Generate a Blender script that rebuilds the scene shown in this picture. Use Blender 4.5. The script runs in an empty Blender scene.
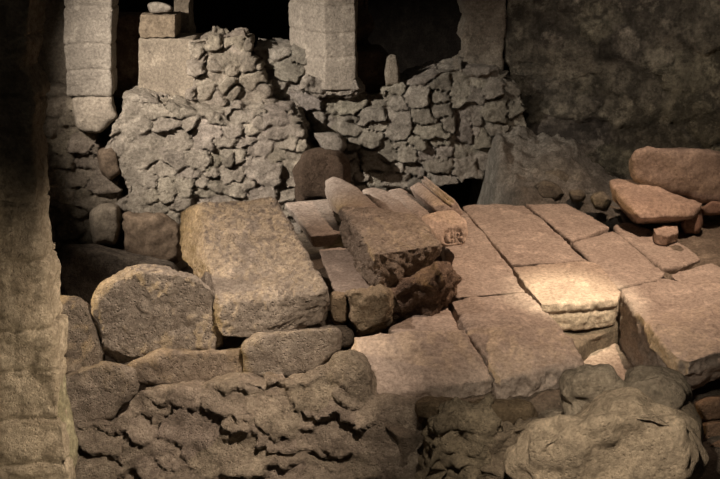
import bpy, bmesh, math, random
import numpy as np
from mathutils import Vector, noise

# ------------------------------------------------------------------ camera
F, PITCH, CAMH, OZ = 1100.0, math.radians(19.0), 3.0, 1.5     # OZ: paving level above the crypt floor
cp, sp = math.cos(PITCH), math.sin(PITCH)
scene = bpy.context.scene
col = scene.collection
cam_d = bpy.data.cameras.new('camera'); cam = bpy.data.objects.new('camera', cam_d); col.objects.link(cam)
cam.location = (0, 0, CAMH + OZ); cam.rotation_euler = (math.pi/2 - PITCH, 0, 0)
cam_d.sensor_width = 36; cam_d.lens = F*36/720.0; cam_d.clip_end = 100
scene.camera = cam

def ray(px, py):
    a, b = (px-360)/F, -(py-239.5)/F
    return Vector((a, cp + b*sp, -sp + b*cp))
def Z(px, py, z=0.0):
    r = ray(px, py); t = (z-CAMH)/r.z
    return Vector((r.x*t, r.y*t, z))
def Y(px, py, y):
    r = ray(px, py); t = y/r.y
    return Vector((r.x*t, y, CAMH + r.z*t))
def onplane(px, py, p0, n):
    r = ray(px, py); o = Vector((0, 0, CAMH)); t = (p0-o).dot(n)/r.dot(n)
    return o + r*t

# ------------------------------------------------------------------ materials
def mat(name, a, b, stain, scale=1.0, bump=0.5, pit=0.3, blot=0.45):
    m = bpy.data.materials.new(name); m.use_nodes = True
    nt = m.node_tree; N = nt.nodes; L = nt.links
    bs = N['Principled BSDF']; bs.inputs['Roughness'].default_value = 0.93
    bs.inputs['Specular IOR Level'].default_value = 0.18
    tc = N.new('ShaderNodeTexCoord')
    inf = N.new('ShaderNodeObjectInfo')
    add = N.new('ShaderNodeVectorMath'); add.operation = 'ADD'
    mul = N.new('ShaderNodeVectorMath'); mul.operation = 'SCALE'
    mul.inputs[3].default_value = 37.0
    cmb = N.new('ShaderNodeCombineXYZ')
    for i in range(3): L.new(inf.outputs['Random'], cmb.inputs[i])
    L.new(cmb.outputs[0], mul.inputs[0]); L.new(tc.outputs['Object'], add.inputs[0]); L.new(mul.outputs[0], add.inputs[1])
    def nz(s, d, r, src=add):
        n = N.new('ShaderNodeTexNoise'); n.inputs['Scale'].default_value = s*scale
        n.inputs['Detail'].default_value = d; n.inputs['Roughness'].default_value = r
        L.new(src.outputs[0], n.inputs['Vector']); return n
    def ramp(src, p0, p1, c0=(0,0,0,1), c1=(1,1,1,1)):
        r = N.new('ShaderNodeValToRGB'); r.color_ramp.elements[0].position = p0; r.color_ramp.elements[1].position = p1
        r.color_ramp.elements[0].color = c0; r.color_ramp.elements[1].color = c1
        L.new(src, r.inputs[0]); return r
    def mix(f, x, y, mode='MIX'):
        k = N.new('ShaderNodeMix'); k.data_type = 'RGBA'; k.blend_type = mode
        if isinstance(f, float): k.inputs[0].default_value = f
        else: L.new(f, k.inputs[0])
        for i, v in ((6, x), (7, y)):
            if isinstance(v, tuple): k.inputs[i].default_value = v
            else: L.new(v, k.inputs[i])
        return k.outputs[2]
    n1 = nz(2.2, 6, .65); n2 = nz(9, 8, .7); n3 = nz(40, 6, .7)
    r1 = ramp(n1.outputs[0], .38, .62)
    c = mix(r1.outputs[0], a+(1,), b+(1,))
    r2 = ramp(n2.outputs[0], blot-.02, blot+.13)
    inv = N.new('ShaderNodeMath'); inv.operation = 'MULTIPLY'; inv.inputs[1].default_value = .75
    L.new(r2.outputs[0], inv.inputs[0])
    c = mix(inv.outputs[0], c, stain+(1,))
    n4 = nz(5.5, 9, .72); r4 = ramp(n4.outputs[0], .52, .66)
    c = mix(r4.outputs[0], c, tuple(min(.8, v*1.28) for v in a)+(1,))
    g = ramp(n3.outputs[0], .32, .68, (.62,.61,.60,1), (1.28,1.28,1.28,1))
    c = mix(1.0, c, g.outputs[0], 'MULTIPLY')
    at = N.new('ShaderNodeAttribute'); at.attribute_name = 'tint'
    c = mix(1.0, c, at.outputs['Color'], 'MULTIPLY')
    L.new(c, bs.inputs['Base Color'])
    vo = N.new('ShaderNodeTexVoronoi'); vo.inputs['Scale'].default_value = 42*scale; L.new(add.outputs[0], vo.inputs['Vector'])
    rv = ramp(vo.outputs['Distance'], .0, .35)
    nb = nz(26, 12, .82)
    m1 = N.new('ShaderNodeMath'); m1.operation = 'MULTIPLY'; m1.inputs[1].default_value = pit; L.new(rv.outputs[0], m1.inputs[0])
    m2 = N.new('ShaderNodeMath'); m2.operation = 'ADD'; L.new(m1.outputs[0], m2.inputs[0]); L.new(nb.outputs[0], m2.inputs[1])
    bp = N.new('ShaderNodeBump'); bp.inputs['Strength'].default_value = min(1.0, bump*1.5); bp.inputs['Distance'].default_value = .045*max(1, bump*1.5)
    L.new(m2.outputs[0], bp.inputs['Height']); L.new(bp.outputs[0], bs.inputs['Normal'])
    return m

M_PAVE = mat('paving_limestone', (.52,.44,.38), (.44,.365,.315), (.34,.28,.24), bump=.35, blot=.55)
M_BLOCK = mat('block_limestone', (.50,.44,.375), (.43,.38,.325), (.33,.285,.24), bump=.75, pit=.5)
M_DARKR = mat('weathered_dark_rock', (.30,.25,.20), (.22,.185,.15), (.11,.09,.075), bump=.9, pit=.5)
M_WALL = mat('rubble_wall_stone', (.42,.38,.33), (.335,.30,.26), (.235,.21,.18), bump=.75)
M_ASH = mat('ashlar_stone', (.33,.295,.25), (.27,.24,.205), (.20,.175,.15), bump=.35, blot=.55)
M_FRONT = mat('mortared_rubble', (.44,.375,.30), (.36,.305,.245), (.27,.225,.18), bump=.8)
M_PIER = mat('yellow_ashlar', (.53,.46,.355), (.45,.385,.29), (.31,.26,.19), bump=.6)
M_BOULD = mat('brown_grey_boulder', (.44,.37,.285), (.345,.29,.225), (.23,.195,.15), bump=.65, blot=.48)
M_RIGHT = mat('dark_mottled_wall', (.30,.275,.215), (.11,.10,.08), (.05,.046,.038), scale=.7, bump=.8, blot=.44)  # random mottling from grey-brown to near black
M_EARTH = mat('packed_earth', (.20,.17,.14), (.15,.125,.10), (.10,.085,.07), bump=.9)
M_TALUS = mat('grey_plaster_slope', (.38,.355,.31), (.30,.28,.245), (.20,.185,.16), bump=.9)
M_DARK = mat('shade_dark_stone', (.10,.085,.07), (.075,.06,.05), (.05,.04,.035), bump=.5)  # near-black base colour stands in for shade in the openings and recesses

# ------------------------------------------------------------------ mesh tools
def add_hull(bm, pts):
    t = bmesh.new()
    for p in pts: t.verts.new(p)
    r = bmesh.ops.convex_hull(t, input=t.verts)
    kill = [g for g in r['geom_interior'] + r['geom_unused'] if isinstance(g, bmesh.types.BMVert) and g.is_valid]
    bmesh.ops.delete(t, geom=list(set(kill)), context='VERTS')
    bmesh.ops.recalc_face_normals(t, faces=t.faces)
    me = bpy.data.meshes.new('t'); t.to_mesh(me); t.free(); bm.from_mesh(me); bpy.data.meshes.remove(me)
def add_prism(bm, pts, off):
    t = bmesh.new()
    a = [t.verts.new(p) for p in pts]; b = [t.verts.new(Vector(p)+Vector(off)) for p in pts]
    t.faces.new(a); t.faces.new(b[::-1])
    n = len(a)
    for i in range(n): t.faces.new((a[i], b[i], b[(i+1) % n], a[(i+1) % n]))
    bmesh.ops.triangulate(t, faces=t.faces); bmesh.ops.recalc_face_normals(t, faces=t.faces)
    me = bpy.data.meshes.new('t'); t.to_mesh(me); t.free(); bm.from_mesh(me); bpy.data.meshes.remove(me)

def build(name, bm, m, vox=.02, soft=5, chip=.9, coarse=.02, cs=2.2, fine=.007, fs=14, side=0.0, seed=0, pits=0.0, facet=0.0,
          cells=None, tint=None, carve=None, label=None, cat=None, group=None, kind=None, parent=None):
    """voxel-remesh the rough solid, weather its edges, displace it; links ONE mesh object"""
    tmp_me = bpy.data.meshes.new('tmp'); bm.to_mesh(tmp_me); bm.free()
    tmp = bpy.data.objects.new('tmp', tmp_me); col.objects.link(tmp)
    mod = tmp.modifiers.new('r', 'REMESH'); mod.mode = 'VOXEL'; mod.voxel_size = vox; mod.adaptivity = 0
    dg = bpy.context.evaluated_depsgraph_get()
    me = bpy.data.meshes.new_from_object(tmp.evaluated_get(dg))
    bpy.data.objects.remove(tmp); bpy.data.meshes.remove(tmp_me)
    n = len(me.vertices)
    co = np.empty(n*3); me.vertices.foreach_get('co', co); co = co.reshape(-1, 3)
    ed = np.empty(len(me.edges)*2, dtype=np.int32); me.edges.foreach_get('vertices', ed); ed = ed.reshape(-1, 2)
    deg = np.maximum(np.bincount(ed.ravel(), minlength=n), 1)
    def lap(x, k):
        for _ in range(k):
            s = np.zeros_like(x)
            for j in range(3):
                s[:, j] = np.bincount(ed[:, 0], weights=x[ed[:, 1], j], minlength=n) + np.bincount(ed[:, 1], weights=x[ed[:, 0], j], minlength=n)
            x = x*.4 + .6*s/deg[:, None]
        return x
    base = lap(co, 1); sm = lap(co, int(soft*1.6)+1)
    off = Vector((seed*13.7+5, seed*7.1, seed*3.3))
    cn = np.array([noise.noise(Vector(p)*5+off) for p in base])
    w = np.clip(.55 + chip*cn*1.6, 0.1, 1.6)
    co = base + (sm-base)*w[:, None]
    me.vertices.foreach_set('co', co.ravel()); me.update()
    nr = np.empty(n*3); me.vertex_normals.foreach_get('vector', nr); nr = nr.reshape(-1, 3)
    if n: nr = lap(nr, 2)
    d = np.empty(n)
    for i in range(n):
        p = Vector(co[i])
        v = coarse*1.6*noise.fractal(p*cs+off, 1.0, 2.0, 3)
        f = noise.fractal(p*fs+off, .8, 2.1, 3)
        a = fine*(1 + side*max(0, 1-abs(nr[i][2])*1.6))
        v += a*f
        if pits:
            q = noise.noise(p*24+off) + .6*noise.noise(p*46-off)
            v -= pits*min(.5, max(0.0, q-.05))*(1.0+1.2*noise.noise(p*4-off))
        if facet:
            e_ = noise.voronoi(p*6.5+off+Vector((f, -f, f))*.12)[0]; e2 = noise.voronoi(p*15-off)[0]
            v += facet*((e_[1]-e_[0])-.25) + facet*.4*((e2[1]-e2[0])-.25)
        d[i] = v
    tn = np.ones((n, 4), dtype=np.float32)
    if cells is not None:
        h, tc = cells(co, nr); d += h; tn[:, :3] *= tc
    if tint is not None: tn[:, :3] *= np.array(tint)
    if carve is not None: d += carve(co)
    co = co + nr*d[:, None]
    lo, hi = co.min(0), co.max(0)
    org = np.array([(lo[0]+hi[0])/2, (lo[1]+hi[1])/2, lo[2]])
    me.vertices.foreach_set('co', (co-org).ravel())
    ca = me.color_attributes.new('tint', 'FLOAT_COLOR', 'POINT'); ca.data.foreach_set('color', tn.ravel())
    me.polygons.foreach_set('use_smooth', [True]*len(me.polygons)); me.update()
    me.materials.clear(); me.materials.append(m)
    me.name = name
    o = bpy.data.objects.new(name, me); col.objects.link(o)
    o.location = (org[0], org[1], org[2]+OZ)
    if parent is not None:
        o.parent = parent; o.location = Vector(o.location) - parent.location
    for k, v in (('label', label), ('category', cat), ('group', group), ('kind', kind)):
        if v: o[k] = v
    return o

def smooth01(x): x = np.clip(x, 0, 1); return x*x*(3-2*x)

def cellfield(frame, seeds, fill=None, amp=.05, width=.25, warp=.03, seedn=1, tone=.12, jut=.03, plaster=None, lean=.0, vary=.5, rag=.5, thr=.5, pn=3.6):
    """relief of laid stones on a wall plane; seeds (u,v,su,sv,jut) in metres, each its own size"""
    p0, ud, vd = [np.array(a) for a in frame]
    rng = random.Random(seedn)
    S = [list(s) for s in seeds]
    if fill:
        u0, u1, v0, v1, su, sv, cnt = fill
        for _ in range(cnt):
            k = rng.uniform(.6, 1.35)
            a, b = su*k*rng.uniform(.8, 1.3), sv*k*rng.uniform(.8, 1.2)
            u, v = rng.uniform(u0, u1), rng.uniform(v0, v1)
            if all(((u-s[0])/(a+s[2]))**2 + ((v-s[1])/(b+s[3]))**2 > .62 for s in S): S.append([u, v, a, b])
    S = np.array([s[:4] for s in S])
    R = np.array([[rng.uniform(-1, 1), rng.uniform(-1, 1), rng.uniform(-1, 1), rng.gauss(0, 1), rng.gauss(0, 1)] for _ in S])
    def f(co, nr):
        W = np.array([noise.noise_vector(Vector(p)*6) for p in co])*warp + np.array([noise.noise_vector(Vector(p)*17+Vector((9,9,9))) for p in co])*warp*rag
        q = co + W - p0; u = q@ud; v = q@vd
        n = len(u); F1 = np.full(n, 9e9); F2 = np.full(n, 9e9); I = np.zeros(n, int)
        for k in range(len(S)):
            dd = (np.abs((u-S[k,0])/S[k,2])**pn + np.abs((v-S[k,1])/S[k,3])**pn)**(1/pn)
            c = dd < F1
            F2 = np.where(c, F1, np.minimum(F2, dd)); F1 = np.where(c, dd, F1); I = np.where(c, k, I)
        e = smooth01((F2-F1)/width)
        far = smooth01((F1-1.15)/.35)
        jm = np.array([noise.noise(Vector(p)*3.1+Vector((4,1,seedn))) + .6*noise.noise(Vector(p)*9) for p in co])
        jm = 1 - vary + vary*2*smooth01(thr+1.5*jm)
        rel = (e-1)*amp*(1-far)*jm - far*amp*.55 + R[I,0]*jut*e*(1-far)
        rel += -lean*e*(1-far)*np.clip((v-S[I,1])/S[I,3], -1, 1)
        rel += e*(1-far)*(R[I,1]*(u-S[I,0]) + R[I,2]*(v-S[I,1]))*.18
        t = 1 + tone*R[I,3]*e*(1-far)
        tc = np.stack([t, t*(1+.008*R[I,4]), t*(1-.015*R[I,4])], 1)
        if plaster is not None:
            k = plaster(co)
            rel = rel*(1-k); tc = tc*(1-k[:,None]) + k[:,None]
        return rel, np.clip(tc, .5, 1.5)
    return f

def zone(a):  return [v for v in a]
def slab(name, pts, z=0.0, t=.3, inset=.04, **k):
    """paving stone: outline of its top, a depth, slightly tapered underside"""
    zs = z if isinstance(z, (list, tuple)) else [z]*len(pts)
    top = [Z(p[0], p[1], zz) for p, zz in zip(pts, zs)]
    c = sum(top, Vector())/len(top)
    top = [p + (p-c)*.002 for p in top]
    low = [p + (c-p)*inset + Vector((0, 0, -t)) for p in top]
    bm = bmesh.new(); add_hull(bm, top+low)
    return build(name, bm, k.pop('m', M_PAVE), **k)
def blob_pts(pts, y, d, k=.68, back=None):
    c = (sum(p[0] for p in pts)/len(pts), sum(p[1] for p in pts)/len(pts))
    pts = [(c[0]+(p[0]-c[0])*1.045, c[1]+(p[1]-c[1])*1.045) for p in pts]
    ins = [(c[0]+(p[0]-c[0])*k, c[1]+(p[1]-c[1])*k) for p in pts]
    o = [Y(p[0], p[1], y) for p in pts]
    fr = [Y(p[0], p[1], y-d) for p in ins]
    bk = [Y(p[0], p[1], y+(back or d)) for p in ins]
    md = [Y(p[0], p[1], y+(back or d)*.6) for p in pts]
    return o+fr+bk+md
def blob(name, pts, y, d, k=.68, back=None, **kw):
    bm = bmesh.new(); add_hull(bm, blob_pts(pts, y, d, k, back))
    kw.setdefault('soft', 3.5)
    return build(name, bm, kw.pop('m', M_BLOCK), **kw)
def face(name, pts, y, d, **kw):
    o = [Y(p[0], p[1], y) for p in pts]
    bm = bmesh.new(); add_prism(bm, o, (0, d, 0))
    return build(name, bm, kw.pop('m', M_ASH), **kw)
def px_seeds(lst, org, sc, y=None, plane=None, frame=None):
    out = []
    p0, ud, vd = frame
    for cx, cy, w, h in lst:
        px, py = org[0]+cx/sc, org[1]+cy/sc
        P = onplane(px, py, *plane); P2 = onplane(px+w/sc/2, py, *plane); P3 = onplane(px, py+h/sc/2, *plane)
        q = P-p0
        out.append((q.dot(ud), q.dot(vd), max(.02, abs((P2-P).dot(ud))), max(.02, abs((P3-P).dot(vd)))))
    return out
PAVED = 'stones of the paved platform'

# ------------------------------------------------------------------ platform paving
slab('paving_slab', [(461,206),(470,204),(525,204),(588,259),(560,262),(511,264)], t=.26, seed=1, vox=.016, soft=2.5, pits=.008, coarse=.014, fine=.005,
     label='long paving slab at the back of the platform, right of the moulded fragment and behind the brightly lit slab', cat='paving slab', group=PAVED)
slab('paving_slab', [(526,204),(568,203),(588,213),(610,227),(571,241)], t=.25, seed=2, vox=.016, soft=2.5, pits=.008, coarse=.014, fine=.005,
     label='short paving slab at the back edge of the platform, its left side on the long back slab', cat='paving slab', group=PAVED)
slab('paving_slab', [(572,242),(613,229),(620,234),(667,272),(660,279),(617,288)], t=.27, seed=3, vox=.016, soft=2.5, pits=.008, coarse=.014, fine=.005, z=-.01,
     label='slab with a hairline crack, between the brightly lit slab and the rectangular slab to its right', cat='paving slab', group=PAVED)
slab('paving_slab', [(612,225),(626,221),(655,230),(674,236),(703,258),(688,264),(663,268),(619,233)], t=.22, seed=4, vox=.016, soft=2.5, pits=.008, coarse=.014, fine=.005, z=-.02,
     label='dusky pink slab just in front of the small flat stone and the low right boulder', cat='paving slab', group=PAVED)
slab('paving_slab', [(669,274),(690,267),(711,262),(735,270),(775,318),(745,335),(722,320),(702,298)], t=.26, seed=5, vox=.016, soft=2.5, pits=.008, coarse=.014, fine=.006,
     label='slab cut by the right frame edge, beyond the large thick slab', cat='paving slab', group=PAVED)
def thick_slab():
    pts = [(619,289,.5),(640,284,.5),(668,279,.3),(684,284,.3),(704,300,.3),(722,321,.2),(742,345,.13),(704,356,.11),(690,361,.11),(676,357,.12),(662,343,.5),(645,320,.55),(632,304,.55)]
    top = [Z(a_, b_, 0) for a_, b_, c_ in pts]
    bm = bmesh.new(); add_hull(bm, top + [p + Vector((0, 0, -q[2])) for p, q in zip(top, pts)])
    build('paving_slab', bm, M_PAVE, seed=6, vox=.014, facet=.025, soft=3, coarse=.025, fine=.008, side=2, group=PAVED,
     label='large thick slab at right with a dark rough flank above the deep channel', cat='paving slab')
thick_slab()
slab('paving_slab', [(512,266),(560,262),(586,260),(600,264),(622,291),(619,298),(585,302),(541,304),(524,284)], t=.23, inset=.05, z=.0,
     seed=7, vox=.014, soft=4, coarse=.01, fine=.005, side=1.2, pits=.012, facet=.01, tint=(1.1,1.08,1.02),
     label='brightest slab in the pool of lamplight, with a thick pitted yellow front edge', cat='paving slab', group=PAVED,
     carve=lambda co: -.03*np.exp(-(np.minimum(np.abs((co-np.array(Z(566,280)))@np.array((.72,-.69,0)))-.07, 9).clip(0)/.012)**2)
                      *np.exp(-(((co-np.array(Z(566,280)))@np.array((.69,.72,0)))/.014)**2)
                      -.02*np.exp(-((co[:,2]+.085)/.012)**2)*(co[:,1] < Z(560,298).y))
slab('paving_slab', [(440,219),(452,209),(462,208),(468,217),(511,266),(526,291),(500,293),(455,297),(448,275)], t=.26, seed=8, vox=.016, soft=2.5, pits=.008, coarse=.014, fine=.005,
     label='slab running back to the inscribed stone, left of the long back slab', cat='paving slab', group=PAVED)
slab('paving_slab', [(449,300),(490,295),(527,292),(560,325),(583,356),(580,364),(545,368),(500,380),(466,330)],
     z=[0,0,0,.02,-.05,-.08,-.1,-.1,.02], t=.22, inset=-.02, seed=9, vox=.014, facet=.02, soft=3, coarse=.018, fine=.007, side=4,
     label='slab with a worn cross ridge and crumbling front edge, left of the bright slab', cat='paving slab', group=PAVED)
slab('paving_slab', [(353,334),(400,331),(440,331),(463,330),(497,378),(450,385),(405,393),(366,392)],
     z=[.06,.06,.04,.04,-.12,-.13,-.16,-.18], t=.15, inset=-.03, seed=10, vox=.015, soft=4, coarse=.02, fine=.006, side=3,
     label='broad sloping slab at the platform front, under the broken block corner', cat='paving slab', group=PAVED)
slab('paving_slab', [(386,328),(420,312),(447,304),(462,329),(440,331),(400,332)], z=-.005, t=.2, seed=11, vox=.016, soft=2.5, pits=.008, coarse=.014, fine=.005,
     label='wedge of slab between the dark rough rock and the broad sloping front slab', cat='paving slab', group=PAVED)
slab('paving_slab', [(284,202),(330,197),(341,228),(340,233),(310,236)], z=.04, t=.16, inset=.35, seed=12, vox=.016, soft=2.5, pits=.008, coarse=.014, fine=.005,
     label='squarish pale slab between the large tilted block and the oblong stone', cat='paving slab', group=PAVED)
slab('paving_slab', [(316,247),(342,244),(385,262),(392,290),(350,293),(334,294)], z=-.02, t=.22, inset=.35, seed=13, vox=.016, soft=2.5, pits=.008, coarse=.014, fine=.005,
     label='slab right of the dark gap, running under the central block', cat='paving slab', group=PAVED)
slab('paving_slab', [(360,187),(377,185),(402,198),(413,213),(392,218),(376,203)], z=.05, t=.2, seed=14, soft=5, coarse=.015,
     label='narrow rounded slab directly right of the oblong stone behind the central block', cat='paving slab', group=PAVED)
slab('paving_slab', [(386,190),(401,188),(426,203),(440,213),(416,216),(398,199)], z=.05, t=.2, seed=15, soft=5, coarse=.015,
     label='narrow rounded slab touching the left side of the moulded fragment', cat='paving slab', group=PAVED)

# loose stones on the platform
def A():
    bm = bmesh.new()
    top = [Z(179,211,.30), Z(199,204,.5), Z(238,201,.52), Z(274,197,.54), Z(328,288,.3), Z(316,295,.27), Z(217,303,.24), Z(207,262,.34)]
    low = [Z(180,246,.06), Z(197,292,.0), Z(222,338,.0), Z(250,338,.0), Z(322,325,.0), Z(330,305,.08), Z(275,215,.3)]
    add_hull(bm, top+low)
    build('stone_block', bm, M_BLOCK, vox=.011, soft=6, coarse=.02, fine=.008, fs=11, side=1.5, pits=.028, seed=21,
          label='largest tilted block with a pocked top and yellow-lit left flank, left of the platform', cat='stone block')
A()
def H():
    bm = bmesh.new()
    add_hull(bm, [Z(342,209,.36), Z(356,206,.38), Z(380,207,.38), Z(413,212,.38), Z(428,226,.38), Z(441,244,.36), Z(400,250,.36), Z(373,254,.36), Z(362,236,.37),
                  Z(343,247,.12), Z(359,273,.1), Z(374,287,.09), Z(382,289,.09), Z(404,282,.08), Z(430,270,.09), Z(441,257,.18), Z(430,235,.1)])
    build('stone_block', bm, M_BLOCK, vox=.011, coarse=.022, fine=.008, fs=13, side=2.5, pits=.03, facet=.012, soft=4, seed=22, tint=(1.1,1.05,1.02),
          label='central block resting on the slabs, dark pitted front and yellow-lit left side', cat='stone block')
H()
blob('rock', [(390,293),(410,280),(441,266),(452,272),(455,288),(447,304),(432,319),(410,326),(391,326),(386,310)], 7.25, .14, .8, .35, m=M_DARKR,
     vox=.015, coarse=.03, fine=.012, fs=12, facet=.08, pits=.03, seed=23, tint=(1.7,1.5,1.42), label='dark craggy rock wedged under the right end of the central block', cat='rock')
blob('broken_block', [(346,294),(352,290),(376,291),(388,292),(391,306),(386,322),(374,332),(356,332),(350,314)], 7.0, .1, .85, .4, vox=.013, coarse=.02, fine=.01, facet=.05,
     seed=24, tint=(1.2,1.12,.95), label='pale crumbling block corner standing on the broad sloping front slab', cat='stone block')
blob('broken_block', [(331,292),(347,294),(350,318),(345,325),(334,322),(330,308)], 7.2, .08, .85, .3, seed=25, vox=.015, tint=(1.1,.98,.8),
     label='small brown stone between the large tilted block and the pale crumbling corner', cat='stone block')
def D():
    bm = bmesh.new()
    add_hull(bm, [Z(326,181,.2), Z(333,176,.24), Z(347,180,.24), Z(366,194,.24), Z(386,212,.22), Z(372,222,.18), Z(346,214,.2), Z(333,203,.18),
                  Z(327,196,.02), Z(334,210,.02), Z(345,226,.02), Z(372,232,.02), Z(388,220,.02)])
    build('stone_block', bm, M_PAVE, vox=.018, soft=6, seed=26, coarse=.02, tint=(.9,.9,.9),
          label='oblong rounded stone behind the central block, at the back edge of the platform', cat='stone block')
D()
# moulded cornice fragment: real stepped profile run along its length
def cornice():
    a, b = Z(424,175,.24), Z(455,200,.22)          # upper back edge
    c, e = Z(411,189,.14), Z(439,214,.12)
    ax = (b-a).normalized(); dn = (c-a); dn = (dn - ax*dn.dot(ax)); w = dn.length; dn.normalize()
    up = ax.cross(dn).normalized()
    if up.z < 0: up = -up
    prof = [(0,0),(.10,0),(.10,-.035),(.20,-.035),(.20,-.015),(.27,-.015),(.27,-.05),(.38,-.05),(.42,-.02),(1,-.01),(1,-.16),(0,-.16)]
    bm = bmesh.new()
    add_prism(bm, [a + dn*(u*w) + up*v for u, v in prof], (ax*(b-a).length))
    build('moulded_fragment', bm, M_PAVE, vox=.008, soft=1, chip=.5, coarse=.006, fine=.003, seed=27, tint=(1.02,1,1),
          label='tilted fragment of moulded cornice with parallel grooves, behind the inscribed stone', cat='architectural fragment')
cornice()
def inscribed():
    bm = bmesh.new()
    yy = 8.05
    pts = [((430,244),7.96),((447,247),7.96),((464,244),7.96),((421,230),8.02),((468,233),8.02),((421,217),8.17),((437,211),8.22),((454,210),8.22),((466,220),8.15)]
    add_hull(bm, [Y(q[0], q[1], d_) for q, d_ in pts] + [Y(444+(q[0]-444)*.95, 230+(q[1]-230)*.95, d_+.28) for q, d_ in pts])
    segs = []
    def px(ax, ay): return Y(330+ax/4.79, 190+ay/4.79, yy)
    for poly in ([(566,190),(552,193),(545,210),(550,232),(566,240)], [(578,190),(578,240)], [(594,190),(594,240)], [(578,214),(594,214)],
                 [(606,240),(606,190),(622,192),(625,205),(608,214),(628,238)]):
        for p, q in zip(poly, poly[1:]): segs.append((px(*p), px(*q)))
    def carve(co):
        d = np.full(len(co), 9.0)
        xz = co[:, [0, 2]]
        # follow the line of sight only to find the front face, then measure on it
        for p, q in segs:
            P = np.array((p.x, p.z)); Q = np.array((q.x, q.z)); D_ = Q-P
            t = np.clip(((xz-P)@D_)/(D_@D_), 0, 1)
            d = np.minimum(d, np.linalg.norm(xz-(P+t[:, None]*D_), axis=1))
        return -.03*np.exp(-(d/.009)**2)*(co[:, 1] < yy+.14)
    build('inscribed_stone', bm, M_PAVE, vox=.007, soft=10, chip=.3, coarse=.008, fine=.003, seed=28, carve=carve, tint=(1.05,1,.95),
          label='rounded stone with carved letters at the right end of the central block', cat='inscribed stone')
inscribed()

# ------------------------------------------------------------------ left edge blocks
blob('boulder', [(91,312),(96,297),(109,284),(138,271),(163,277),(193,276),(211,288),(219,302),(220,345),(203,351),(170,351),(128,360),(103,348)], 6.95, .10, .96, .35,
     vox=.014, coarse=.03, fine=.012, facet=.02, pits=.02, seed=31, label='big pale boulder left of the largest tilted block, at the head of the rubble wall', cat='boulder')
blob('boulder', [(50,302),(62,297),(76,298),(88,305),(98,330),(104,362),(88,373),(58,378),(48,340)], 6.95, .1, .9, .3, seed=32, facet=.03, m=M_BLOCK, tint=(.9,.88,.85),
     label='rounded boulder squeezed between the left foreground pier and the big pale boulder', cat='boulder')
blob('stone_block', [(54,378),(104,362),(134,370),(136,395),(112,416),(78,426),(54,424)], 6.72, .05, .95, .3, seed=33, facet=.025, fine=.01, tint=(.9,.88,.85),
     label='flat-faced block beside the left pier, under the rounded boulder', cat='stone block')
blob('stone_block', [(128,364),(165,352),(205,352),(246,350),(247,376),(238,385),(180,383),(134,382)], 6.78, .05, .96, .28, seed=34, facet=.025, fine=.01, m=M_BLOCK, tint=(.88,.84,.8),
     label='low wide block under the big pale boulder', cat='stone block')
blob('stone_block', [(246,341),(275,332),(334,326),(339,332),(338,352),(306,374),(270,378),(248,374)], 6.7, .05, .96, .3, seed=35, facet=.025, fine=.009,
     label='block with a pale upper edge directly under the largest tilted block', cat='stone block')
blob('stone_block', [(332,328),(345,326),(353,331),(352,345),(336,347)], 6.95, .05, .9, .3, seed=36, m=M_DARKR,
     label='small dark stone in the gap beside the broad sloping front slab', cat='stone block')

# ------------------------------------------------------------------ platform body, channel
def core(polys):
    bm = bmesh.new()
    for pts, z, t in polys:
        add_prism(bm, [Vector((p[0], p[1], z)) for p in pts], (0, 0, -t))
    build('platform_core', bm, M_FRONT, vox=.05, soft=2, coarse=.03, fine=.01, kind='structure', tint=(.75,.72,.7), seed=41)
g = lambda px, py, z=0: tuple(Z(px, py, z)[:2])
core([([(-1.55,7.05), (-.45,6.95), g(352,345), g(400,400), g(497,384), g(545,372), g(578,362), g(560,318), g(620,294), g(668,276),(3.6,7.6),(3.8,9.3),g(610,222),g(466,203),
        (.2,9.4),g(330,200),g(286,208),(-.75,8.1),(-1.0,7.9),(-1.55,7.9)], -.24, 1.26)])
slab('channel_stone', [(566,322),(606,326),(622,345),(645,392),(600,400),(578,372)], z=[-.34,-.34,-.4,-.5,-.5,-.45], t=.5, seed=42, soft=8, coarse=.03,
     m=M_PAVE, tint=(.9,.88,.85), label='sunken stone brightly lit at the bottom of the channel under the bright slab', cat='stone block')

# ------------------------------------------------------------------ front rubble wall (battered)
W0, W1 = Z(60,372,-.2), Z(440,402,-.1)
ud = Vector((W1.x-W0.x, W1.y-W0.y, 0)).normalized()
vd = (Vector((0, 0, 1))*math.cos(.42) + Vector((-ud.y, ud.x, 0))*math.sin(.42)).normalized()
nn = ud.cross(vd).normalized()
pl = (W0, nn); fr = (W0, ud, vd)
poly = [(30,428),(60,427),(112,420),(136,390),(200,387),(246,379),(300,374),(330,354),(350,344),(362,366),(374,392),(404,407),(440,404),(470,404),(520,404),(530,450),(530,640),(30,640)]
seeds = px_seeds([(105,409,100,40),(320,396,48,32),(334,414,48,13),(282,421,30,28),(245,461,44,34),(282,443,32,12),(288,457,32,16),(310,446,19,20),
                  (236,421,22,14),(223,402,46,26),(185,402,34,26),(160,392,30,20),(188,428,50,34),(106,442,46,26),(98,470,46,26),(150,468,30,18),(172,458,26,12),
                  (200,466,24,20),(140,428,30,26),(210,382,44,16),(260,385,40,22),(360,372,26,46),(300,375,30,24),(402,440,64,80),(345,440,34,24),(330,462,34,14),
                  (360,466,30,30),(372,410,24,30),(455,420,50,40),(262,432,16,18),(265,402,30,20),(310,425,20,14),(345,395,20,20)], (0,0), 1.0, plane=pl, frame=fr)
bm = bmesh.new()
add_prism(bm, [onplane(x, y, *pl) for x, y in poly], -nn*(-.45) if nn.y > 0 else -nn*.45)
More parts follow.
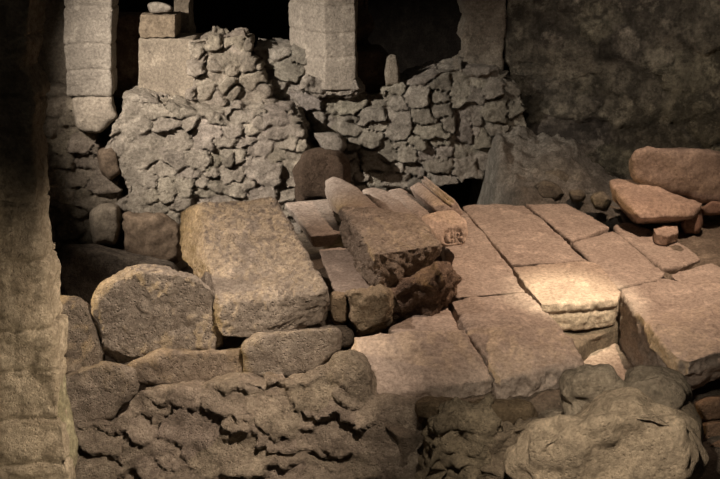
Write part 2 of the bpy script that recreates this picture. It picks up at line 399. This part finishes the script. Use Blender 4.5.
build('wall_front', bm, M_FRONT, vox=.018, soft=3, coarse=.05, cs=2.2, fine=.016, fs=10, facet=.018, seed=51, kind='structure',
      cells=cellfield(fr, seeds, fill=(-.3, 3.6, -1.5, .3, .15, .09, 500), amp=.036, width=.11, warp=.07, seedn=4, tone=.06, jut=.02, lean=.024, vary=1.0, thr=.12, pn=2.6))

# ------------------------------------------------------------------ back rubble walls
def backwall(name, poly, y, d, slist, fill, seedn, m=M_WALL, **kw):
    p0 = Vector((0, y, 0)); fr = (p0, Vector((1,0,0)), Vector((0,0,1))); pl = (p0, Vector((0,1,0)))
    seeds = []
    for org, sc, l in slist: seeds += px_seeds(l, org, sc, plane=pl, frame=fr)
    ck = {k: kw.pop(k) for k in ('amp','width','warp','tone','jut','plaster','lean','vary') if k in kw}
    bm = bmesh.new(); add_prism(bm, [Y(a, b, y) for a, b in poly], (0, d, 0))
    for ex in kw.pop('extra', []): add_hull(bm, ex)
    build(name, bm, m, cells=cellfield(fr, seeds, fill=fill, seedn=seedn, **ck), kind='structure', **kw)
plas = lambda co: smooth01(1 - np.abs((co[:,0]-Y(134,150,10.6).x)/.32)) * .85
backwall('wall_back', [(104,150),(108,142),(112,125),(122,112),(121,97),(140,95),(160,103),(190,111),(215,110),(245,107),(290,112),(302,122),(306,140),(316,165),(312,200),(300,240),(300,380),(100,380),(110,215),(126,200),(128,190),(122,175),(118,158)],
         10.6, .7,
         [((150,80),3.99,[(450,360,140,100),(350,150,100,60),(230,205,110,60),(320,205,95,40),(490,150,120,60),(510,210,80,50),(570,330,62,64),(555,400,50,50),
           (425,285,110,50),(320,380,100,80),(220,265,62,45),(190,320,80,60),(100,320,70,80),(110,240,90,70),(310,322,56,60),(255,332,56,60),(362,312,56,50),
           (265,420,60,50),(208,410,56,40),(210,455,85,25),(330,430,70,50),(150,372,80,50),(60,440,70,80),(140,430,60,70),(160,170,60,60),(400,200,40,40),(420,160,50,40),
           (450,460,110,60),(540,460,60,50)])],
         (-2.6,-.3,-1.6,.9,.11,.08,700), 11, amp=.065, width=.13, warp=.05, vary=.8, jut=.03, plaster=plas, vox=.015, soft=2, coarse=.02, fine=.01, facet=.03, lean=.012, seed=61, tint=(1.12,1.1,1.06))
backwall('wall_back', [(250,45),(318,50),(322,86),(356,88),(372,92),(398,84),(410,82),(440,70),(462,66),(500,70),(520,86),(530,130),(530,420),(497,420),(494,190),(480,184),(455,183),(438,191),(436,420),(250,420)],
         11.1, .7,
         [((300,70),3.99,[(190,135,150,60),(300,110,80,50),(195,235,70,50),(310,222,66,50),(385,235,92,110),(350,325,60,74),(425,335,72,50),(505,335,60,50),(570,330,60,50),
           (550,380,110,50),(630,330,40,60),(520,240,125,45),(470,278,60,50),(490,185,90,60),(600,215,70,60),(660,225,60,90),(640,95,66,90),(560,110,60,50),(460,110,80,60),
           (390,385,50,40),(440,392,50,48),(480,405,30,40),(285,275,80,55),(210,188,60,22),(120,160,50,30),(590,432,80,36),(140,280,74,56),(400,140,50,50),(60,200,60,90),(40,60,60,60),
           (690,180,60,80),(700,100,60,70)])],
         (-1.0,2.0,-1.6,1.3,.1,.07,600), 12, amp=.09, width=.14, warp=.05, jut=.04, vox=.015, soft=2, coarse=.02, fine=.01, facet=.03, lean=.012, seed=62, tint=(.96,.98,.96))
backwall('wall_back', [(20,84),(66,88),(96,128),(97,142),(98,155),(102,172),(114,182),(120,192),(122,215),(110,330),(110,420),(20,420)], 10.75, .7,
         [((30,80),3.99,[(200,265,130,44),(110,270,80,62),(225,330,110,60),(130,330,90,60),(190,390,90,60),(100,380,90,50),(280,430,120,50),(60,190,60,80)])],
         (-3.3,-1.7,-1.6,1.0,.12,.08,400), 13, amp=.055, width=.22, warp=.04, jut=.03, vox=.02, soft=2, coarse=.03, fine=.01, facet=.04, lean=.015, seed=63, tint=(.95,.9,.82))
# stones in the shadowed corner of the pit
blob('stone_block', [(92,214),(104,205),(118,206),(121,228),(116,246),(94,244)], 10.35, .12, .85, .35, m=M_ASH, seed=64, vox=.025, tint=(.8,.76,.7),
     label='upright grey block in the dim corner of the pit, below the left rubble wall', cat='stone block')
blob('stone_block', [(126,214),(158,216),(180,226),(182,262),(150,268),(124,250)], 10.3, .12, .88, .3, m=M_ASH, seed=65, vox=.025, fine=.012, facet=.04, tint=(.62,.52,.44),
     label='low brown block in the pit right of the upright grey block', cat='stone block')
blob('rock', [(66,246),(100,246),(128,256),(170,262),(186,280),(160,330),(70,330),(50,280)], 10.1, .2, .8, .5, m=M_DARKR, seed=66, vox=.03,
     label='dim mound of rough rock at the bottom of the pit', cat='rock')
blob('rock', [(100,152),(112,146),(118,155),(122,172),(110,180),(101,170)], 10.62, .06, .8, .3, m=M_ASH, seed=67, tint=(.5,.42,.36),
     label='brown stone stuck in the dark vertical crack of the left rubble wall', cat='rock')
blob('rock', [(303,156),(322,147),(340,152),(350,164),(350,182),(340,200),(300,204),(294,172)], 10.3, .1, .75, .3, m=M_BLOCK, seed=68, coarse=.05, tint=(.26,.21,.18),  # very low tint paints in the shadow the boulder lies in
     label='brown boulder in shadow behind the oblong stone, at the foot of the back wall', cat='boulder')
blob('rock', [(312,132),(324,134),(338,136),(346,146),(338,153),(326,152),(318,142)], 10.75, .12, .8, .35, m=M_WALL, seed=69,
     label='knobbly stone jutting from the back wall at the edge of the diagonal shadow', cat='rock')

# ------------------------------------------------------------------ upper masonry on the back wall
def thing(name, loc, label, cat, group=None):
    o = bpy.data.objects.new(name, None); col.objects.link(o); o.location = loc; o['label'] = label; o['category'] = cat
    o.empty_display_size = .1
    if group: o['group'] = group
    return o
def course(name, pts, y, d, parent, seed, **kw):
    return face(name, pts, y, d, parent=parent, seed=seed, vox=kw.pop('vox', .02), soft=kw.pop('soft', 1), chip=.6, coarse=.008, fine=kw.pop('fine', .004), **kw)
p = Y(88,95,10.7)
t = thing('pilaster', (p.x, 10.9, p.z+OZ), 'square stone pilaster at the upper left, standing on a tilted corbel block', 'pilaster')
def joints(y, rows, w=.009, dep=.016):
    zs = [Y(300, r, y).z for r in rows]
    def f(co):
        z = co[:, 2] + .012*np.sin(co[:, 0]*9+co[:, 1]*5)
        j = sum(-dep*np.exp(-((z-q)/w)**2) for q in zs)
        blk = np.zeros(len(co))
        for i_, q in enumerate(zs): blk += (z > q)*(.004 if i_ % 2 else -.004)
        return j + blk
    return f
face('shaft', [(62,-40),(112,-40),(112,97),(66,97)], 10.7, .3, parent=t, seed=70, vox=.014, soft=2, coarse=.012, fine=.005, carve=joints(10.7, [7,44.5,71]))
blob('corbel_block', [(72,98),(112,96),(116,118),(104,124),(98,131),(79,129),(73,112)], 10.66, .06, .97, .45, m=M_ASH, seed=75, parent=t, tint=(1.05,1.02,.98))
face('recessed_jamb', [(22,-40),(63,-40),(66,70),(72,98),(66,112),(30,116),(36,60)], 10.95, .4, m=M_ASH, seed=76, vox=.025, coarse=.02, fine=.008, tint=(.8,.77,.72),
     label='rough recessed wall strip between the left foreground pier and the square pilaster', cat='wall fragment')
p = Y(125,97,11.1)
face('shaded_block', [(108,15),(141,15),(141,99),(108,99)], 11.15, .3, m=M_DARK, seed=77, tint=(1.8,1.5,1.25), soft=1, coarse=.006,  # shade of the recess is put into this dark colour
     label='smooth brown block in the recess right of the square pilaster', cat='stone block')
p = Y(166,110,11.0)
t = thing('ashlar_pier', (p.x, 11.2, p.z+OZ), 'low pale ashlar pier with a pock-marked block on top, upper left', 'pier')
course('ashlar_course', [(139,38.5),(195,38.5),(197,118),(137,100)], 11.0, .4, t, 78, tint=(.98,.94,.88))
course('pitted_block', [(139.5,15),(176,15),(176,38),(139.5,38)], 10.98, .35, t, 79, tint=(.8,.72,.62), fine=.014)
blob('loose_stone', [(147,4),(152,1),(166,2),(173,6),(172,13),(150,14)], 11.05, .07, .85, .2, m=M_ASH, seed=80,
     label='small loose stone lying on top of the low ashlar pier', cat='stone')
face('wall_strip', [(172,-40),(191,-40),(191,36),(172,40)], 11.5, .25, m=M_ASH, seed=81, tint=(.9,.85,.78), soft=1,
     label='narrow pale wall strip behind the low ashlar pier, beside the black opening', cat='wall fragment')
# broken pier of rubble
yb = 10.95
p0 = Vector((0, yb, 0)); fr2 = (p0, Vector((1,0,0)), Vector((0,0,1))); pl2 = (p0, Vector((0,1,0)))
sd = px_seeds([(640,130,50,40),(640,205,60,50),(620,260,50,70),(690,200,50,60),(680,260,60,50),(700,150,40,60)], (0,0), 2.99, plane=pl2, frame=fr2)
sd += px_seeds([(40,230,60,70),(90,180,70,60),(140,190,60,60),(150,240,90,60),(185,270,50,50),(100,275,60,50),(100,130,70,40),(50,290,60,60)], (200,0), 2.99, plane=pl2, frame=fr2)
bm = bmesh.new(); add_prism(bm, [Y(a, b, yb) for a, b in [(188,38),(205,35),(248,35),(251,45),(249,58),(258,62),(260,75),(270,84),(270,98),(266,112),(240,118),(190,120)]], (0,.5,0))
build('broken_pier', bm, M_WALL, vox=.016, soft=2, coarse=.03, fine=.01, seed=82, tint=(1.05,1.02,.97),
      cells=cellfield(fr2, sd, fill=(-2,-.6,.4,1.6,.1,.08,200), amp=.07, width=.25, warp=.04, seedn=5, jut=.05),
      label='ragged stump of a rubble pier left of the octagonal pilaster, rough core exposed', cat='pier')
slab('ledge_stone', [(240,55),(262,44),(300,52),(322,60),(320,88),(306,84),(262,62)], z=[.95,.95,.95,.9,.8,.8,.93], t=.4, m=M_ASH, seed=83, tint=(1.05,1.02,1), coarse=.012,
     label='pale sloping ledge stone at the left foot of the octagonal pilaster', cat='stone block')
# octagonal pilaster
p = Y(326,88,11.0)
t = thing('octagonal_pilaster', (p.x, 11.2, p.z+OZ), 'many-sided stone pilaster in the top centre between the two black openings', 'pilaster')
def octo():
    x = [Y(v, 40, 10.95).x for v in (287, 305, 325, 356)]
    za, zb = Y(326, 90, 10.95).z, Y(326, -40, 10.95).z
    plan = [(x[0], 11.32), (x[1], 11.08), (x[2], 10.93), (x[3], 10.95), (x[3]+.02, 11.4), (x[0], 11.5)]
    bm = bmesh.new(); add_prism(bm, [Vector((a, b, za)) for a, b in plan], (0, 0, zb-za))
    build('shaft', bm, M_ASH, vox=.014, soft=1, chip=.5, coarse=.01, fine=.005, seed=84, parent=t, carve=joints(10.95, [6,33,57]))
    bm = bmesh.new(); add_hull(bm, blob_pts([(302,78),(330,80),(356,78),(362,90),(352,98),(318,98),(300,90)], 11.0, .06, .9, .4))
    build('rough_base', bm, M_WALL, vox=.014, coarse=.04, facet=.06, seed=85, parent=t)
octo()
face('shaded_block', [(354,50),(382,51),(390,60),(392,94),(354,94)], 11.35, .4, m=M_DARK, seed=88, tint=(1.2,1.05,.9), soft=1,  # shadow beside the pilaster is coloured into the block
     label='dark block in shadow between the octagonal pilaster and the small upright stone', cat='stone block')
face('jamb_stones', [(352,-40),(372,-40),(370,10),(378,30),(368,44),(376,52),(352,52)], 11.55, .3, m=M_DARK, seed=89, tint=(1.1,1.0,.9), coarse=.05,  # dark material carries the shade on these jamb stones
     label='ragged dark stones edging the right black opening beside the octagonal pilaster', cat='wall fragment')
blob('small_upright_stone', [(386,60),(390,55),(397,56),(399,66),(397,74),(400,84),(386,86),(385,72)], 11.15, .05, .85, .12, vox=.014, m=M_WALL, seed=90, coarse=.01, tint=(1.1,1.08,1.02),
     label='small upright stone standing on the broken wall top before the right black opening', cat='stone')
p = Y(485,75,11.2)
t = thing('corner_pier', (p.x, 11.4, p.z+OZ), 'grey pier with a ragged left edge at the right side of the black opening', 'pier')
face('shaft', [(464,-40),(508,-40),(503,92),(446,92),(450,70),(463,62),(466,48),(460,38),(467,20),(461,6)], 11.3, .5, parent=t, seed=91, vox=.016, m=M_WALL, soft=2,
     tint=(.95,.93,.88), fine=.008, coarse=.02, carve=joints(11.3, [18,38,58]))
# ------------------------------------------------------------------ right wall, talus, floor, room
def heightgrid(name, x0, x1, y0, y1, step, fz, m, **kw):
    nx, ny = int((x1-x0)/step)+1, int((y1-y0)/step)+1
    X, Yy = np.meshgrid(np.linspace(x0, x1, nx), np.linspace(y0, y1, ny))
    Zz = np.vectorize(fz)(X, Yy)
    v = np.stack([X.ravel(), Yy.ravel(), Zz.ravel()], 1).tolist()
    f = [(j*nx+i, j*nx+i+1, (j+1)*nx+i+1, (j+1)*nx+i) for j in range(ny-1) for i in range(nx-1)]
    me = bpy.data.meshes.new(name); me.from_pydata(v, [], f)
    ca = me.color_attributes.new('tint', 'FLOAT_COLOR', 'POINT'); ca.data.foreach_set('color', np.ones(len(v)*4, dtype=np.float32))
    me.polygons.foreach_set('use_smooth', [True]*len(f)); me.materials.append(m)
    o = bpy.data.objects.new(name, me); col.objects.link(o); o.location = (0, 0, OZ)
    for k, val in kw.items(): o[k] = val
    return o
def s1(x): x = min(1, max(0, x)); return x*x*(3-2*x)
def talus(x, y):
    k = s1((x-1.08)/.35)                                  # rises out of the pit to the right
    top = -.30 + .66*s1((y-9.5)/1.6)*(1-.75*s1((x-1.6)/1.3)) + .15*noise.fractal(Vector((x*1.6, y*1.6, 3)), .8, 2, 5) + .05*noise.fractal(Vector((x*8, y*8, 3)), .7, 2, 5)
    # knobs of half-buried stone
    d = noise.voronoi(Vector((x*3.2, y*3.2, 7)))[0]
    top += .22*max(0, .5-d[0])*s1((x-1.2)/.5)
    hole = math.exp(-(((x-1.0)/.36)**4 + ((y-10.1)/.36)**4))
    return -1.5 + (top+1.5)*k - 1.1*hole*k
heightgrid('ground_slope', .3, 6.0, 8.9, 12.0, .025, talus, M_TALUS, kind='structure')
def flat(x, y): return -1.5 + .05*noise.fractal(Vector((x, y, 0)), 1, 2, 3)
heightgrid('floor', -6, 7, 1.0, 15, .15, flat, M_EARTH, kind='structure')
def plane_wall(name, a, b, z0, z1, thick, m, seed, vox=.05, cells=None, **kw):
    a, b = Vector(a), Vector(b); d = (b-a).normalized(); n = Vector((-d.y, d.x, 0))*thick
    bm = bmesh.new(); add_prism(bm, [Vector((q.x, q.y, z0)) for q in (a, b, b+n, a+n)], (0, 0, z1-z0))
    return build(name, bm, m, vox=vox, soft=2, seed=seed, kind='structure', cells=cells, **kw)
ra, rb = Vector((1.52, 11.35, 0)), Vector((6.2, 9.9, 0))
rd = (rb-ra).normalized(); rn = Vector((-rd.y, rd.x, 0))
frR = (ra, rd, Vector((0,0,1)))
plR = (ra, rn)
sR = px_seeds([(604,48,14,20),(628,44,20,26),(660,20,36,30),(700,35,50,40),(695,70,60,40),(615,110,30,24),(570,60,40,40),(590,90,30,20),(640,85,40,24),(690,110,40,30),(640,120,30,24)],
              (0,0), 1.0, plane=plR, frame=frR)
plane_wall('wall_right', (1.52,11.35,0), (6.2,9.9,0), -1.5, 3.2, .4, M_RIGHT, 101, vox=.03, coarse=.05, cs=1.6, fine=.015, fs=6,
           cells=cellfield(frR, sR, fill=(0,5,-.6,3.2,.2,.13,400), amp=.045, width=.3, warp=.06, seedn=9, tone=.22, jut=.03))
plane_wall('wall_back', (-6,14.5,0), (7,14.5,0), -1.5, 3.5, .3, M_DARK, 102, vox=.1, tint=(.3,.3,.3))  # far wall: darkness behind the openings is painted in by this tint
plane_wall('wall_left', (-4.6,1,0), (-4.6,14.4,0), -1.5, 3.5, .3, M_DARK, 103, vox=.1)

# right background boulders and stones
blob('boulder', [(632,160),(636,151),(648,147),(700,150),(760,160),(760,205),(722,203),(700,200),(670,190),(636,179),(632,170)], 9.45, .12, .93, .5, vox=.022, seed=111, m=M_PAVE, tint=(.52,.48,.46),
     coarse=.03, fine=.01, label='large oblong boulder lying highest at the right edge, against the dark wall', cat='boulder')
def low_boulder():
    bm = bmesh.new()
    add_hull(bm, [Z(606,179,.28), Z(618,177,.3), Z(645,180,.3), Z(680,192,.28), Z(704,203,.24), Z(692,216,.16), Z(640,219,.16), Z(628,205,.24),
                  Z(612,200,.05), Z(634,224,-.02), Z(690,224,-.02), Z(706,212,0.0)])
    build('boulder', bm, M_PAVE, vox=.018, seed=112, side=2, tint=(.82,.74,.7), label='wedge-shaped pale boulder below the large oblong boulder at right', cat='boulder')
low_boulder()
slab('small_flat_stone', [(651,226),(663,224),(678,225),(680,231),(668,236),(655,233)], z=.07, t=.1, vox=.009, soft=2, seed=113, m=M_PAVE, tint=(.95,.88,.84),
     label='small flat pale stone lying in front of the wedge-shaped boulder', cat='stone')
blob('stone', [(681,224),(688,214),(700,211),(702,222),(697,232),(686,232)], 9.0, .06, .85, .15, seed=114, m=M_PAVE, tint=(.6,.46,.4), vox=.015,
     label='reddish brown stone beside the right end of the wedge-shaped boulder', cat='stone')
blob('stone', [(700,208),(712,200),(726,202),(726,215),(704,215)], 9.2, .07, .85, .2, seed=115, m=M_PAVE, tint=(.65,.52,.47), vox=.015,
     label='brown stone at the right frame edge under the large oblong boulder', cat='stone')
def gz(x, y): return -.06 + .07*noise.fractal(Vector((x*3, y*3, 1)), 1, 2, 4)
heightgrid('ground_rough', 2.35, 5.2, 7.6, 9.9, .03, gz, M_FRONT, kind='structure')
for i, (pts, y, lab) in enumerate([
    ([(534,186),(545,180),(560,184),(566,194),(556,202),(538,200)], 10.2, 'grey lump of rock on the slope behind the platform, left of its neighbours'),
    ([(545,172),(560,168),(572,175),(572,188),(552,190)], 10.5, 'rounded grey rock higher on the slope behind the short back slab'),
    ([(568,192),(580,188),(588,194),(584,202),(572,202)], 10.0, 'angular grey rock on the slope just behind the short back slab'),
    ([(590,196),(602,192),(612,200),(608,212),(594,210)], 9.8, 'dark rock on the slope beside the wedge-shaped boulder')]):
    blob('rock', pts, y, .08, .8, .2, m=M_WALL, seed=120+i, vox=.018, tint=(.8,.8,.75), label=lab, cat='rock', group='rocks on the slope behind the platform')

# ------------------------------------------------------------------ foreground pier at left
def pier():
    yb_ = 5.3
    t = thing('stone_pier', (Y(30,300,yb_).x, yb_+.2, 0), 'massive ashlar pier filling the left edge of the picture in the foreground', 'pier')
    ol = [(-60,-60),(38,-60),(34,0),(26,45),(20,70),(34,95),(26,130),(31,165),(33,205),(40,255),(44,262),(46,330),(52,334),(56,372),(58,420),(63,424),(66,468),(70,472),(74,640),(-60,640)]
    bm = bmesh.new(); add_prism(bm, [Y(q[0], q[1], yb_) for q in ol], (0, .22, 0))
    up = Y(30, 190, yb_).z
    soot = lambda co: None
    build('shaft', bm, M_PIER, vox=.014, soft=3, chip=1.0, coarse=.03, cs=2.2, fine=.009, facet=.012, seed=130, parent=t, carve=joints(yb_, [38,100,205,262,330,371,421,465], .009, .022))
    pts = [(34,205),(44,260),(46,330),(52,380),(60,420),(68,470),(76,640),(30,640),(26,205)]
    bm = bmesh.new(); add_prism(bm, [Y(a, b, yb_+.12) for a, b in pts], (0, .22, 0))
    build('rough_flank', bm, M_PIER, vox=.016, coarse=.03, facet=.02, seed=145, parent=t, tint=(.85,.92,.82), label='pale greenish rough flank')
pier()

heightgrid('ground_mound', .15, 3.6, 4.3, 6.1, .04, lambda x, y: -.42+.08*noise.fractal(Vector((x*3, y*3, 5)), 1, 2, 4)-1.1*s1((4.9-y)/.6)-1.0*s1((.8-x)/.4), M_EARTH, kind='structure')
# ------------------------------------------------------------------ foreground boulders, lower right
G = 'boulders in the lower right foreground'
blob('boulder', [(518,466),(524,452),(545,428),(562,416),(592,410),(640,405),(676,410),(688,420),(691,445),(684,470),(680,520),(520,520)], 4.95, .22, .80, .3, m=M_BOULD, vox=.018,
     seed=151, soft=12, coarse=.07, cs=3.2, fine=.010, tint=(1.25,1.2,1.15), label='largest smooth boulder at the bottom right, paler at its left end', cat='boulder', group=G)
blob('boulder', [(564,398),(569,378),(590,367),(606,370),(620,382),(630,400),(628,425),(600,430),(570,425)], 5.4, .12, .86, .25, m=M_BOULD, vox=.018, seed=152, soft=6, facet=.03, coarse=.06, cs=3, side=1,
     label='rounded boulder behind the largest one, nearest the sloping ridge slab', cat='boulder', group=G)
blob('boulder', [(622,392),(634,376),(658,371),(671,379),(676,395),(672,415),(640,425),(622,415)], 5.42, .12, .86, .25, m=M_BOULD, vox=.018, seed=153, soft=6, facet=.03, coarse=.06, cs=3,
     label='rounded boulder below the lit channel, left of the black hollow', cat='boulder', group=G)
blob('boulder', [(668,405),(678,398),(692,408),(700,430),(700,468),(694,520),(668,520)], 5.4, .1, .88, .25, m=M_BOULD, vox=.018, seed=154, soft=8, coarse=.025, tint=(.75,.72,.68),
     label='dark narrow boulder behind the right end of the largest boulder', cat='boulder', group=G)
blob('rock', [(424,470),(430,440),(440,412),(462,400),(486,402),(492,430),(496,520),(424,520)], 5.5, .13, .85, .2, m=M_BOULD, vox=.016, seed=155, facet=.10, coarse=.06, cs=3, fine=.014, tint=(.8,.78,.72),
     label='dark jagged rock under the broad sloping slab, left of its jagged neighbour', cat='rock')
blob('rock', [(488,440),(500,425),(530,420),(545,430),(540,460),(525,520),(490,520)], 5.45, .1, .85, .2, m=M_BOULD, vox=.014, seed=156, facet=.10, coarse=.06, cs=3, fine=.014, tint=(.78,.74,.7),
     label='dark jagged rock touching the left end of the largest boulder', cat='rock')
blob('stone', [(541,412),(552,408),(566,410),(562,420),(550,428),(543,424)], 5.35, .06, .85, .2, m=M_BOULD, vox=.014, seed=157,
     label='small stone between the jagged rocks and the rounded boulder', cat='stone')
blob('rock', [(418,404),(470,401),(500,401),(528,408),(535,420),(500,428),(450,430),(424,420)], 5.72, .05, .9, .35, m=M_FRONT, vox=.018, seed=158, tint=(.7,.62,.5), facet=.03, coarse=.03,
     label='low brown ledge of rubble beneath the front of the ridge slab', cat='rock')
for i, (pts, y, lab) in enumerate([
    ([(696,404),(712,399),(740,398),(740,416),(708,422),(698,416)], 6.3, 'brown stone at the right edge just below the black hollow'),
    ([(700,424),(716,420),(740,418),(740,436),(706,442)], 6.2, 'brown stone at the right edge, middle of the small heap below the black hollow'),
    ([(702,446),(718,440),(740,440),(740,462),(706,462)], 6.1, 'lowest brown stone at the right edge, by the dark narrow boulder')]):
    blob('stone', pts, y, .1, .85, .4, m=M_FRONT, seed=160+i, tint=(.95,.75,.65), vox=.016, label=lab, cat='stone', group='brown stones under the thick slab')
slab('bedding_stone', [(680,372),(700,362),(760,352),(760,400),(700,400)], z=-.42, t=.3, seed=165, m=M_DARKR, label='dark stone bed deep in the hollow at the right edge', cat='rock')

# ------------------------------------------------------------------ light
def spot(name, loc, aim, power, colr, ang, blend=.6, size=.1):
    d = bpy.data.lights.new(name, 'SPOT'); d.energy = power; d.color = colr; d.spot_size = math.radians(ang); d.spot_blend = blend; d.shadow_soft_size = size
    o = bpy.data.objects.new(name, d); col.objects.link(o)
    o.location = Vector(loc)+Vector((0,0,OZ)); o.rotation_euler = (Vector(aim)-Vector(loc)).to_track_quat('-Z', 'Y').to_euler()
    return o
spot('key_spot', (2.1,5.6,3.1), Z(576,298), 1050, (1,.83,.58), 18, 1.0, .03)
spot('platform_wash', (2.3,7.7,3.4), Z(570,258), 540, (1,.70,.50), 86, 1.0, .03)
spot('back_wall_spot', (-4.2,7.3,3.3), Y(258,138,10.8), 2350, (1,.88,.75), 45, 1.0, .03)
spot('left_amber_spot', (-4.3,6.7,1.0), Z(270,265,.2), 600, (1,.70,.34), 44, .7, .03)
spot('left_block_spot', (-2.3,7.3,3.5), Z(250,275,.2), 480, (1,.79,.64), 46, 1.0, .03)
spot('front_wash', (.2,4.5,2.9), Y(165,410,6.4), 780, (1,.80,.62), 54, 1.0, .04)
spot('pier_wash', (.4,3.4,-.1), Y(0,395,5.2), 250, (1,.80,.57), 46, 1.0, .05)
spot('boulder_wash', (.4,2.9,2.6), Y(590,450,5.0), 540, (1,.85,.66), 38, 1.0, .05)
spot('right_wall_wash', (.5,6.5,3.6), Y(660,50,10.5), 440, (1,.84,.70), 44, 1.0, .06)
w = bpy.data.worlds.new('w'); scene.world = w; w.use_nodes = True
w.node_tree.nodes['Background'].inputs[0].default_value = (1,.85,.7,1); w.node_tree.nodes['Background'].inputs[1].default_value = .02

scene.view_settings.view_transform = 'Standard'; scene.view_settings.look = 'None'
scene.view_settings.gamma = 1; scene.view_settings.exposure = 0; scene.view_settings.use_curve_mapping = False
